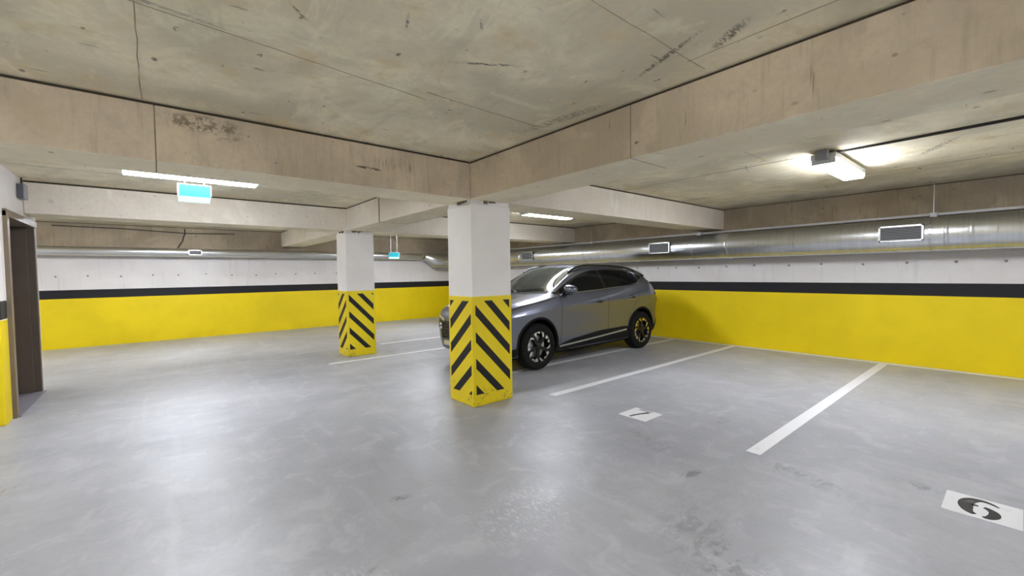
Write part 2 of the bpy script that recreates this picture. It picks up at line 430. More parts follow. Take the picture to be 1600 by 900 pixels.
number_panel(3.70, 2.40, .32, [
    (cr([(.38, .08, .035), (.42, .30, .04), (.50, .55, .045), (.62, .80, .06)]), M_DIGIT),
    ([(.22, .90, .075), (.45, .90, .08), (.68, .88, .075)], M_FADED)], 'white square on the floor with a worn stencilled 7')

# ------------------------------------------------------------------ beams
def beam(ax, a0, a1, c0, c1, label, mat=M_BEAM, joints=(), z0=ZB, gap=.004, jw=.003, jm=None):
    """ax: running direction; a0..a1 along it; c0..c1 across; joints: thin open casting joints"""
    root = empty('concrete_beam', ((a0 + a1) / 2, (c0 + c1) / 2, z0) if ax == 'x' else ((c0 + c1) / 2, (a0 + a1) / 2, z0))
    tag(root, label, 'beam', 'ceiling beams of the garage')
    o = root.location
    def bb(p0, p1, q0, q1, z, zz): return (p0 - o.x, p1 - o.x, q0 - o.y, q1 - o.y, z - o.z, zz - o.z) if ax == 'x' else (q0 - o.x, q1 - o.x, p0 - o.y, p1 - o.y, z - o.z, zz - o.z)
    cuts = [a0] + [j for j in joints] + [a1]
    for p, q in zip(cuts, cuts[1:]):
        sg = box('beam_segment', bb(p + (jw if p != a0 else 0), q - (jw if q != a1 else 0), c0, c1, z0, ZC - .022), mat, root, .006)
        sg.data.materials.append(M_SOFFIT_LIT)
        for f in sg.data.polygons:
            if f.normal.z < -.9: f.material_index = 1  # downward faces take the colour with floor light painted in
    if joints: box('joint_core', bb(a0 + .1, a1 - .1, c0 + gap, c1 - gap, z0 + gap, ZC - .03), jm or M_FIN, root)
    box('top_joint', bb(a0 + (.0 if ax == 'x' else 0), a1, c0 + .025, c1 - .025, ZC - .024, ZC), M_GAP, root)
    return root
X0c, X1c, XBm = 2.69, 3.25, 3.20
Y1a, Y1b, Y2a, Y2b = 3.93, 4.43, 7.95, 8.45
beam('y', YF, Y1b, X0c, XBm, 'brown concrete beam running from the near striped column to the right foreground', joints=(1.86,))
beam('x', XL, X0c - .004, Y1a, Y1b, 'brown concrete beam with dark honeycomb patches left of the near striped column', joints=(.02,))
beam('x', XBm + .004, XR - .008, Y1a, Y1b, 'pale concrete beam from the near striped column to the right wall over the car', M_BEAM2)
beam('y', Y1b + .004, Y2b, X0c, XBm, 'pale beam with an open vertical joint linking the two striped columns', M_BEAM2, joints=(6.46,), gap=.003, jw=.016, jm=M_GAP)
beam('x', -1.246, X0c - .004, Y2a, Y2b, 'pale concrete beam between the brown doorway and the far striped column', M_BEAM2)
beam('x', XBm + .004, XR - .008, Y2a, Y2b, 'pale concrete beam behind the near column from far striped column to right wall', M_BEAM2)
beam('y', Y2b + .004, YB - .008, X0c, XBm, 'short concrete beam from the far striped column back to the far wall', M_BEAM2)
beam('x', XL, X0c - .004, -4.6, -4.1, 'concrete beam behind the viewer on the left', M_BEAM)
beam('x', XBm + .004, XR - .008, -4.6, -4.1, 'concrete beam behind the viewer on the right', M_BEAM)

# ------------------------------------------------------------------ columns
def clip(poly, f):                       # keep f(p) >= 0
    out = []
    for i in range(len(poly)):
        a, b = poly[i], poly[(i + 1) % len(poly)]; fa, fb = f(a), f(b)
        if fa >= 0: out.append(a)
        if fa * fb < 0: t = fa / (fa - fb); out.append((a[0] + (b[0] - a[0]) * t, a[1] + (b[1] - a[1]) * t))
    return out
def column(x0, x1, y0, y1, label, ytop):
    cx, cy = (x0 + x1) / 2, (y0 + y1) / 2
    root = tag(empty('concrete_column', (cx, cy, 0)), label, 'column', 'striped garage columns')
    hx, hy = (x1 - x0) / 2, (y1 - y0) / 2
    box('column_shaft', (-hx, hx, -hy, hy, 0, 2.285), M_COLW, root, .012)
    box('yellow_paint', (-hx - .003, hx + .003, -hy - .003, hy + .003, 0, ytop), M_YCOL, root, .012)
    bm = bmesh.new()                     # crumbled mortar between shaft and beam
    add_box(bm, -hx + .012, hx - .012, -hy + .012, hy - .012, 2.28, ZB)
    obj('shaft_top', bm, M_COLW, root)
    for (ax, s) in (('y', -1), ('x', -1), ('y', 1), ('x', 1)):
        bm = bmesh.new(); L = hx if ax == 'y' else hy; t = -L * .85
        while t < L * .8:
            w = random.uniform(.015, .05); d = random.uniform(.002, .010); h = random.uniform(.006, .028)
            p = s * (hy if ax == 'y' else hx)
            lo, hi = sorted((p - s * .03, p + s * d))
            b = (t, t + w, lo, hi) if ax == 'y' else (lo, hi, t, t + w)
            if math.sin(t * 17 + hx * 9) > -.1: add_box(bm, *b, 2.325 - h - random.uniform(0, .012), 2.327, .002)
            t += w + random.uniform(-.005, .03)
        if len(bm.verts): obj('crumbled_mortar', bm, M_MORTAR, root)
    # diagonal stripes: every stripe starts high at the corner nearest the drive lane and runs down away from it
    for face, W in (('front', 2 * hx), ('side', 2 * hy), ('rear', 2 * hx), ('far', 2 * hy)):
        u0_, u1_, v0_, v1_ = .035, W - .035, .135, ytop - .055
        k, cs = (1.03, (.285, .585, .885, 1.19, 1.47, 1.75)) if face in ('front', 'rear') else (.87, (.215, .505, .795, 1.085, 1.37, 1.64))
        for c in cs:
            q = [(0, c), (W, c - k * W), (W, c - k * W - .115), (0, c - .115)]
            for f in (lambda p: p[0] - u0_, lambda p: u1_ - p[0], lambda p: p[1] - v0_, lambda p: v1_ - p[1]): q = clip(q, f) if q else q
            if len(q) < 3: continue
            if face == 'front': P = [(-hx + u, -hy - .003, v) for u, v in q]; n = (0, -1, 0)
            elif face == 'side': P = [(-hx - .003, -hy + u, v) for u, v in q]; n = (-1, 0, 0)
            elif face == 'rear': P = [(hx - u, hy + .003, v) for u, v in q]; n = (0, 1, 0)
            else: P = [(hx + .003, hy - u, v) for u, v in q]; n = (1, 0, 0)
            poly_prism('hazard_stripe', P, n, .002, M_STRIPE, root)
    return root
c1 = column(X0c, X1c, Y1a, Y1b, 'near concrete column with sharp black and yellow hazard stripes in front of the car', 1.25)
c2 = column(2.66, 3.19, Y2a, Y2b, 'farther striped concrete column standing left of the near one', 1.22)

# ------------------------------------------------------------------ core block with brown doorway at the left edge
cw = empty('wall_core', (-1.25, 7.6, 0)); struct(cw, 'wall block at the left edge with yellow base and a brown doorway', 'wall')
def cbox(name, b, mat, bev=0.0):
    return box(name, (b[0] + 1.25, b[1] + 1.25, b[2] - 7.6, b[3] - 7.6, b[4], b[5]), mat, cw, bev)
CY0, CY1, DY0, DY1, DZ = 6.70, 8.60, 7.02, 8.42, 2.22
cbox('front_wall', (XL, -1.25, CY0, CY0 + .20, 0, ZC), M_WHITE, .015)
cbox('door_pier', (-1.65, -1.25, CY0 + .2, DY0, 0, ZC), M_WHITE)
cbox('rear_wall', (XL, -1.25, DY1, CY1, 0, ZC), M_WHITE)
cbox('lintel', (-1.65, -1.25, DY0, DY1, DZ, ZC), M_WHITE)
cbox('recess_wall', (-2.6, -2.5, CY0 + .2, DY1, 0, ZC), M_WHITE)
cbox('yellow_band', (XL, -1.247, CY0 - .003, DY0 - .06, 0, B0 + .01), M_YELLOW, .014)
cbox('black_band', (XL, -1.247, CY0 - .003, DY0 - .06, B0 + .01, B1 + .02), M_BLACK, .014)
fr = empty('door_frame', (-1.25, 7.6, 0)); fr['kind'] = 'structure'; tag(fr, 'brown metal door frame lining the doorway at the left edge', 'door frame'); fr.name = 'door_1'
def dbox(name, b, mat, bev=.004):
    return box(name, (b[0] + 1.25, b[1] + 1.25, b[2] - 7.6, b[3] - 7.6, b[4], b[5]), mat, fr, bev)
dbox('jamb', (-1.66, -1.215, DY0 - .055, DY0 + .03, 0, DZ + .03), M_BROWNL)
dbox('jamb', (-1.66, -1.235, DY1 - .03, DY1 + .05, 0, DZ + .03), M_BROWN)
dbox('door_head', (-1.66, -1.22, DY0 - .055, DY1 + .05, DZ - .03, DZ + .05), M_BROWNL)
dbox('door_leaf', (-2.45, -1.30, DY1 - .075, DY1 - .032, .01, DZ - .035), M_BROWN)
dbox('threshold', (-2.45, -1.20, DY0, DY1, 0, .012), M_THRESH)
jb = tag(empty('junction_box', (-1.25, 7.72, 2.56)), 'small dark grey box on the pale wall above the brown doorway', 'junction box')
box('box_body', (.0, .055, -.09, .09, -.085, .085), M_DKGREY, jb, .008); box('box_lid', (.055, .066, -.095, .095, -.09, .09), M_GREYPL, jb, .006)
tube('cable_stub', [(.03, .0, .085), (.03, .0, .17)], .009, M_CABLE, jb, 8)

# ------------------------------------------------------------------ lamps
def lamp(x, y, label, L=1.2, drop=0.0):
    hw = .045 if drop else .112  # narrow housing on hung lamps, shaped to throw light on the ceiling
    """drop: how far the fitting hangs below the slab on rods"""
    root = tag(empty('batten_lamp', (x, y, ZC)), label, 'ceiling lamp', 'lit batten lamps on the ceiling')
    h = L / 2; D = -drop
    box('housing', (-h - .03, h + .03, -hw, hw, D - .085, D - .03), M_PVC, root, .006)
    prof = [(-.042, -.062), (-.105, -.082), (-.11, -.112), (-.09, -.138), (.09, -.138), (.11, -.112), (.105, -.082), (.042, -.062)]
    bm = bmesh.new()
    ra = [[bm.verts.new((sx * h, a, b + D)) for a, b in prof] for sx in (-1, 1)]
    for i in range(8): j = (i + 1) % 8; bm.faces.new((ra[0][i], ra[0][j], ra[1][j], ra[1][i]))
    bm.faces.new(ra[0][::-1]); bm.faces.new(ra[1])
    obj('diffuser', bm, M_TUBE, root)
    for s in (-1, 1):
        box('end_cap', (s * h - (.022 if s < 0 else 0), s * h + (.022 if s > 0 else 0), -.105, .105, D - .138, D - .045), M_PVC, root, .006)
        box('bracket', (s * .42 - .02, s * .42 + .02, -.02, .02, D - .05, 0), M_STEEL, root)
    return root
l2 = lamp(.36, 6.02, 'long lit ceiling lamp at the left above the cyan exit sign')
l1 = lamp(6.02, 1.37, 'lit ceiling lamp at the right beside a black cable above the parking bays')
l3 = lamp(5.95, 6.03, 'lit ceiling lamp just right of the near striped column above the car')
l4 = lamp(5.6, 10.4, 'lit ceiling lamp over the hidden bay behind the near striped column')
l5 = lamp(.36, 10.75, 'lit ceiling lamp hidden behind the pale beam at the far left')
l6 = lamp(.36, -1.5, 'added unseen lamp hanging behind the viewer to brighten the ceiling', drop=.3)  # added, unseen: hung low to light the ceiling and the near beams
l10 = lamp(-3.2, -1.5, 'added unseen lamp hanging behind the viewer at the left for extra light', drop=.3)  # another added fill lamp, unseen, for the near upright faces and ceiling
l7 = lamp(6.0, -2.6, 'lit ceiling lamp out of view to the right')
l8 = lamp(-3.4, 2.2, 'added hanging lamp out of view to the left for extra light', drop=.3)  # unseen fill lamp, added and hung low to throw light upward
l9 = lamp(-3.8, 10.75, 'lit ceiling lamp hidden beyond the brown doorway')
box('junction_block', (-.70, -.625, -.055, .055, -.10, 0), M_GREYPL, l1, .006)
box('junction_block', (.625, .70, -.03, .03, -.12, -.06), M_PVC, l2, .006)
tag(tube('ceiling_cable', [(5.50, 1.33, 2.722), (5.52, .7, 2.726), (5.5, -.2, 2.726), (5.5, -2.0, 2.726)], .013, M_CABLE, seg=8), 'thin black cable along the ceiling running right from the right lamp', 'cable')
tag(tube('white_conduit', [(-.29, 6.03, 2.655), (-1.22, 6.03, 2.655)], .02, M_PVC, seg=10), 'white conduit on the ceiling leading left from the left lamp', 'conduit')
tag(tube('hanging_cable', [(.55, 13.21, 2.70), (.56, 13.19, 2.6), (.52, 13.18, 2.5), (.50, 13.17, 2.40), (.44, 13.16, 2.30), (.40, 13.12, 2.22)], .012, M_CABLE, seg=8), 'short black cable hanging down above the far wall duct', 'cable')
tag(tube('wall_cable', [(-1.7, 13.26, 2.66), (-.6, 13.26, 2.65), (.55, 13.26, 2.60), (1.6, 13.26, 2.63)], .010, M_CABLE, seg=8), 'thin dark cable strung along the top of the far wall', 'cable')

def exit_sign(x, y, z, s, label, rotz=0):
    root = tag(empty('exit_sign', (x, y, z)), label, 'exit sign', 'cyan lit exit signs')
    root.rotation_euler = (0, 0, rotz)
    w = .165 * s
    box('sign_face', (-w, w, -.012, 0, -.075 * s, .075 * s), M_CYAN, root, .003)
    box('sign_housing', (-w - .008, w + .008, 0, .16 * s, -.06 * s, .083 * s), M_PVC, root, .005)
    bm = bmesh.new()                              # wedge shaped lens under the sign
    pr = [(-.012, -.075 * s), (.165 * s, -.065 * s), (.165 * s, -.125 * s)]
    a = [bm.verts.new((-w, p, q)) for p, q in pr]; b = [bm.verts.new((w, p, q)) for p, q in pr]
    bm.faces.new(a[::-1]); bm.faces.new(b)
    for i in range(3): j = (i + 1) % 3; bm.faces.new((a[i], a[j], b[j], b[i]))
    obj('light_lens', bm, M_CYANW, root)
    for k in (-1, 1): tube('hanger_rod', [(k * w * .6, .08 * s, .08 * s), (k * w * .6, .08 * s, ZC - z)], .005, M_STEEL, root, 6)
    return root
exit_sign(.365, 6.16, 2.505, .9, 'cyan lit exit sign hanging below the long left lamp')
exit_sign(5.2, 11.5, 2.08, .85, 'small cyan exit sign far back between the two striped columns', math.radians(-25))

# ------------------------------------------------------------------ ducts
ZD, RD, XD = 1.985, .245, XR - .32
du = tag(empty('air_duct', (XD, 3, ZD)), 'large round galvanised air duct along the right wall above the car', 'duct')
cuts = [-6.8, -3.3, -.3, 3.66, 6.7, 9.7, 12.2]
for a, b in zip(cuts, cuts[1:]):
    tube('duct_section', [(0, a - 3 + .004, 0), (0, b - 3 - .004, 0)], RD, M_GALV, du, 40)
for y in (-3.3, -.3, .46, .70, 3.66, 6.7, 9.7, 12.2):
    tube('joint_ring', [(0, y - 3 - .025, 0), (0, y - 3 - .012, 0), (0, y - 3 + .012, 0), (0, y - 3 + .025, 0)], [RD + .001, RD + .006, RD + .006, RD + .001], M_GALV, du, 40)
elbow = [(-(1.0 - math.cos(t)) * .62, 9.2 + math.sin(t) * .78, .0) for t in [i * math.pi / 2 / 8 for i in range(9)]]
tube('duct_elbow', elbow, RD, M_GALV, du, 32)
tube('duct_reducer', [(-.62, 9.98, 0), (-1.25, 9.98, 0), (-1.55, 10.06, .125)], [RD, RD, .115], M_GALV, du, 32)
def grille(parent, loc, L, H, rotz, r):
    g = box('vent_grille', (-.045, .05, -L / 2, L / 2, -H / 2, H / 2), M_GRILLE, parent); g.location = loc; g.rotation_euler = (0, 0, rotz)
    bm = bmesh.new()
    for a, b, c, d in ((-L / 2, L / 2, H / 2 - .02, H / 2), (-L / 2, L / 2, -H / 2, -H / 2 + .02), (-L / 2, -L / 2 + .022, -H / 2, H / 2), (L / 2 - .022, L / 2, -H / 2, H / 2)):
        add_box(bm, -.062, .05, a, b, c, d)
    obj('grille_frame', bm, M_GALV, g)
    n = max(4, int(H / .026)); 
    for i in range(n):
        z = -H / 2 + .02 + (i + .5) * (H - .04) / n
        box('slat', (-.058, -.044, -L / 2 + .02, L / 2 - .02, z - .0045, z + .0045), M_GREYPL, g)
    return g
for y in (1.165, 5.04, 9.3): grille(du, (-RD + .03, y - 3, .02), .49, .23, 0, RD)
tr = tag(box('cable_tray', (8.76, 8.885, YF + .1, 12.6, 2.262, 2.30), M_PVC, None, .004), 'thin pale cable tray on the wall just above the large duct', 'cable tray')
for y in (.86, 4.35, 7.2, -2.4):
    bm = bmesh.new(); n = 24
    ring = [[((RD + rr) * math.cos(t), y - 3 + yy, (RD + rr) * math.sin(t)) for rr in (.0005, .004) for yy in (-.015, .015)] for t in [2 * math.pi * i / n for i in range(n)]]
    vs = [[bm.verts.new(q) for q in r_] for r_ in ring]
    for i in range(n):
        a, b = vs[i], vs[(i + 1) % n]
        for p, q in ((0, 1), (1, 3), (3, 2), (2, 0)): bm.faces.new((a[p], a[q], b[q], b[p]))
    h = obj('hanger_strap', bm, M_STEEL, du)
    box('clamp', (.09, .14, y - 3.04, y - 2.96, RD - .03, RD + .07), M_PVC, h, .006)
    tube('hanger_rod', [(.115, y - 3, RD + .06), (.115, y - 3, ZC - ZD)], .006, M_STEEL, h, 6)
db = tag(empty('air_duct', (1.0, 13.08, 2.115)), 'slim round galvanised duct along the far wall at the left', 'duct')
for a, b in ((-5.5, -2.4), (-2.4, .2), (.2, 3.2), (3.2, 6.9)):
    tube('duct_section', [(a - 1 + .004, 0, 0), (b - 1 - .004, 0, 0)], .10, M_GALV, db, 24)
    tube('joint_ring', [(b - 1 - .03, 0, 0), (b - 1 + .0, 0, 0)], .108, M_GALV, db, 24)
grille(db, (-.27, -.085, .0), .27, .13, math.pi / 2, .1)

# ------------------------------------------------------------------ the car
def car_paint():
    n = N('grey_car_paint')
    fl_ = n.noise(900, 2)
    c = n.mix(n.remap(fl_, .3, .7, 0, 1), (.135, .148, .195), (.18, .192, .245))
    return n.done(c, .34, .75, Coat_Weight=1.0, Coat_Roughness=.04)
M_CAR = car_paint()
M_GLOSSB = plain('gloss_black_trim', (.010, .010, .011), .12, var=.2)
M_GLASS = plain('tinted_glass', (.006, .007, .008), .03, var=.1, Specular_IOR_Level=.2)
M_SCREEN = plain('windscreen_glass', (.022, .028, .026), .03, var=.1, Specular_IOR_Level=.6)
M_CLAD = plain('black_cladding', (.007, .007, .007), .7, var=.2, Specular_IOR_Level=.25)
M_CHROME = plain('satin_chrome', (.75, .75, .72), .16, 1.0, var=.05)
M_TYRE = plain('tyre_rubber', (.009, .009, .009), .8, var=.25, scale=30, Specular_IOR_Level=.2)
M_RIM = plain('dark_rim', (.02, .02, .021), .3, .6)
M_SEAM = plain('panel_gap', (.006, .006, .006), .9)
M_LAMPCL = plain('headlamp_lens', (.75, .78, .8), .08, .3, var=.05, Coat_Weight=1.0)
M_RED = plain('tail_lamp_red', (.20, .008, .008), .12, var=.1, Coat_Weight=1.0)
M_MIRROR = plain('mirror_glass', (.8, .8, .8), .03, 1.0, var=.02)

CX0, CYC, CLEN = 3.57, 5.685, 4.66
car = tag(empty('parked_car', (CX0 + CLEN / 2, CYC, 0)), 'grey compact sport utility car parked behind the near striped column', 'car')
def pchip(x, y, xq):
    x = np.asarray(x, float); y = np.asarray(y, float); h = np.diff(x); d = np.diff(y) / h
    m = np.zeros_like(y); m[0], m[-1] = d[0], d[-1]
    for i in range(1, len(y) - 1):
        if d[i - 1] * d[i] > 0:
            w1, w2 = 2 * h[i] + h[i - 1], h[i] + 2 * h[i - 1]; m[i] = (w1 + w2) / (w1 / d[i - 1] + w2 / d[i])
    k = np.clip(np.searchsorted(x, xq) - 1, 0, len(h) - 1); t = (xq - x[k]) / h[k]
    return ((1 + 2 * t) * (1 - t) ** 2) * y[k] + t * (1 - t) ** 2 * h[k] * m[k] + t * t * (3 - 2 * t) * y[k + 1] + t * t * (t - 1) * h[k] * m[k + 1]
# station: s, floor z, then (half width, z) for sill, lower door, widest, shoulder, belt, cant rail, roof edge, and the centre z
ST = [
 (0.13, 0.31, (0.52, 0.31), (0.66, 0.42), (0.7, 0.57), (0.68, 0.68), (0.63, 0.735), (0.5, 0.755), (0.28, 0.765), 0.77),
 (0.165, 0.25, (0.68, 0.27), (0.77, 0.42), (0.8, 0.6), (0.78, 0.76), (0.73, 0.835), (0.58, 0.87), (0.34, 0.885), 0.89),
 (0.26, 0.22, (0.8, 0.25), (0.855, 0.43), (0.875, 0.63), (0.855, 0.83), (0.8, 0.915), (0.66, 0.965), (0.4, 0.985), 0.99),
 (0.5, 0.2, (0.86, 0.24), (0.9, 0.44), (0.89, 0.59), (0.917, 0.855), (0.845, 0.99), (0.71, 1.035), (0.43, 1.055), 1.06),
 (0.93, 0.19, (0.88, 0.25), (0.905, 0.46), (0.905, 0.61), (0.932, 0.895), (0.865, 1.055), (0.73, 1.1), (0.44, 1.12), 1.125),
 (1.22, 0.19, (0.875, 0.25), (0.9, 0.46), (0.9, 0.62), (0.927, 0.925), (0.86, 1.1), (0.74, 1.145), (0.45, 1.165), 1.17),
 (1.48, 0.19, (0.87, 0.25), (0.895, 0.46), (0.895, 0.62), (0.922, 0.945), (0.855, 1.135), (0.715, 1.25), (0.46, 1.3), 1.31),
 (1.8, 0.19, (0.87, 0.25), (0.895, 0.46), (0.895, 0.62), (0.922, 0.955), (0.852, 1.155), (0.665, 1.415), (0.46, 1.475), 1.49),
 (2.1, 0.19, (0.87, 0.25), (0.895, 0.46), (0.895, 0.62), (0.922, 0.965), (0.85, 1.17), (0.635, 1.53), (0.46, 1.59), 1.605),
 (2.45, 0.19, (0.87, 0.25), (0.895, 0.46), (0.895, 0.63), (0.922, 0.975), (0.85, 1.185), (0.62, 1.575), (0.455, 1.635), 1.65),
 (3.0, 0.19, (0.87, 0.25), (0.895, 0.46), (0.895, 0.64), (0.922, 0.995), (0.848, 1.21), (0.61, 1.572), (0.45, 1.638), 1.655),
 (3.55, 0.2, (0.87, 0.26), (0.9, 0.48), (0.903, 0.65), (0.93, 1.025), (0.845, 1.245), (0.59, 1.54), (0.44, 1.61), 1.63),
 (3.95, 0.22, (0.865, 0.28), (0.9, 0.5), (0.9, 0.67), (0.927, 1.045), (0.825, 1.26), (0.57, 1.485), (0.43, 1.565), 1.585),
 (4.17, 0.24, (0.827, 0.3), (0.872, 0.5), (0.867, 0.68), (0.893, 1.045), (0.788, 1.25), (0.566, 1.44), (0.44, 1.525), 1.545),
 (4.33, 0.26, (0.764, 0.32), (0.812, 0.5), (0.807, 0.68), (0.833, 1.015), (0.74, 1.18), (0.583, 1.32), (0.44, 1.39), 1.41),
 (4.43, 0.28, (0.688, 0.34), (0.753, 0.5), (0.749, 0.66), (0.774, 0.945), (0.693, 1.07), (0.577, 1.13), (0.43, 1.165), 1.175),
 (4.52, 0.32, (0.622, 0.38), (0.686, 0.5), (0.682, 0.62), (0.706, 0.845), (0.631, 0.94), (0.522, 0.97), (0.4, 0.985), 0.99),
 (4.57, 0.38, (0.528, 0.42), (0.601, 0.52), (0.596, 0.58), (0.621, 0.745), (0.546, 0.82), (0.455, 0.84), (0.35, 0.85), 0.855)]
SS = [a[0] for a in ST]
ROWS = [[(0.0, a[1]), (a[2][0] * .8, a[1])] + [a[i] for i in range(2, 9)] + [(0.0, a[9])] for a in ST]
sq = np.unique(np.concatenate([np.linspace(.13, .30, 14), np.linspace(.30, 4.3, 130), np.linspace(4.3, 4.57, 24)]))
NR = 10
yr = np.array([pchip(SS, [R[k][0] for R in ROWS], sq) for k in range(NR)]); zr = np.array([pchip(SS, [R[k][1] for R in ROWS], sq) for k in range(NR)])
tq = np.concatenate([[0, 1], np.linspace(1.2, 9, 40)])
HALF = []
for i in range(len(sq)):
    wl_ = .55 * min(1, sq[i] / .6) * min(1, (4.6 - sq[i]) / .4)
    yy = (1 - wl_) * pchip(np.arange(NR), yr[:, i], tq) + wl_ * np.interp(tq, np.arange(NR), yr[:, i]); zz = (1 - wl_) * pchip(np.arange(NR), zr[:, i], tq) + wl_ * np.interp(tq, np.arange(NR), zr[:, i]); yy[-1] = 0
    HALF.append(list(zip(yy, zz)))
def body_bm():
    bm = bmesh.new(); rings = []
    for s, h in zip(sq, HALF):
        pts = [(s - CLEN / 2, y, z) for y, z in h] + [(s - CLEN / 2, -y, z) for y, z in h[-2:0:-1]]
        rings.append([bm.verts.new(p) for p in pts])
    n = len(rings[0])
    for a, b in zip(rings, rings[1:]):
        for k in range(n): bm.faces.new((a[k], a[(k + 1) % n], b[(k + 1) % n], b[k]))
    bm.faces.new(rings[0]); bm.faces.new(rings[-1][::-1])
    bmesh.ops.recalc_face_normals(bm, faces=bm.faces)
    return bm
_b = body_bm(); BV = BVHTree.FromBMesh(_b)
body = obj('body', _b, M_CAR, car)
S_F, S_R, R_T = .93, 3.69, .362
# open the wheel arches
cut = bmesh.new()
for s in (S_F, S_R):
    for sg in (-1, 1):
        add_tube(cut, [(s - CLEN / 2, sg * .56, .375), (s - CLEN / 2, sg * 1.1, .375)], .418, 40)
cutter = obj('arch_cutter', cut, M_CLAD)
body.data.materials.append(M_CLAD)
cutter.parent = car
bpy.context.view_layer.update()
md = body.modifiers.new('b', 'BOOLEAN'); md.object = cutter; md.operation = 'DIFFERENCE'; md.solver = 'EXACT'; md.material_mode = 'TRANSFER'
dg = bpy.context.evaluated_depsgraph_get()
nm = bpy.data.meshes.new_from_object(body.evaluated_get(dg)); body.modifiers.clear(); body.data = nm; nm.name = 'body'
bpy.data.objects.remove(cutter)
smooth_angle(body, 15)

def hit(o, d):
    p, n, _, _ = BV.ray_cast(Vector(o), Vector(d)); return p, n
def side(s, z, sg, off):
    p, n = hit((s - CLEN / 2, sg * 2, z), (0, -sg, 0))
    if p is None: p, n = Vector((s - CLEN / 2, sg * .6, z)), Vector((0, sg, 0))
    return p + n * off
def top(s, y, off):
    p, n = hit((s - CLEN / 2, y, 3), (0, 0, -1)); return p + n * off
def front(y, z, off, sg=-1):
    p, n = hit((sg * 4, y, z), (-sg, 0, 0))
    if p is None: p, n = Vector((sg * CLEN / 2, y, z)), Vector((sg, 0, 0))
    return p + n * off
def grid(name, G, mat, parent=car, th=.004, flip=False):
    """a panel from a grid of surface points, given thickness towards the body"""
    bm = bmesh.new(); V = [[bm.verts.new(p) for p in r_] for r_ in G]
    for a, b in zip(V, V[1:]):
        for k in range(len(a) - 1):
            try: bm.faces.new((a[k], a[k + 1], b[k + 1], b[k]))
            except ValueError: pass
    bmesh.ops.remove_doubles(bm, verts=bm.verts, dist=1e-5)
    o = obj(name, bm, mat, parent, True)
    return o
def interp(pts, x): return float(np.interp(x, [p[0] for p in pts], [p[1] for p in pts]))
def side_panel(name, lo, hi, s0, s1, sg, off, mat, ns=24, nz=8, parent=car):
    G = []
    for s in np.linspace(s0, s1, ns):
        a, b = interp(lo, s), interp(hi, s); b = max(a + .001, b)
        G.append([side(s, z, sg, off) for z in np.linspace(a, b, nz)])
    return grid(name, G, mat, parent)
def strip(name, pts, w, sg, off, mat, parent=car, n=30):
    """narrow band following a line on the flank"""
    P = []; xs = np.linspace(0, len(pts) - 1, n)
    P = [(float(np.interp(t, range(len(pts)), [p[0] for p in pts])), float(np.interp(t, range(len(pts)), [p[1] for p in pts]))) for t in xs]
    G = []
    for i, (s, z) in enumerate(P):
        a = P[max(i - 1, 0)]; b = P[min(i + 1, n - 1)]; d = Vector((b[0] - a[0], b[1] - a[1])).normalized()
        G.append([side(s - d.y * w / 2 * k, z + d.x * w / 2 * k, sg, off) for k in (-1, 0, 1)])
    return grid(name, G, mat, parent)

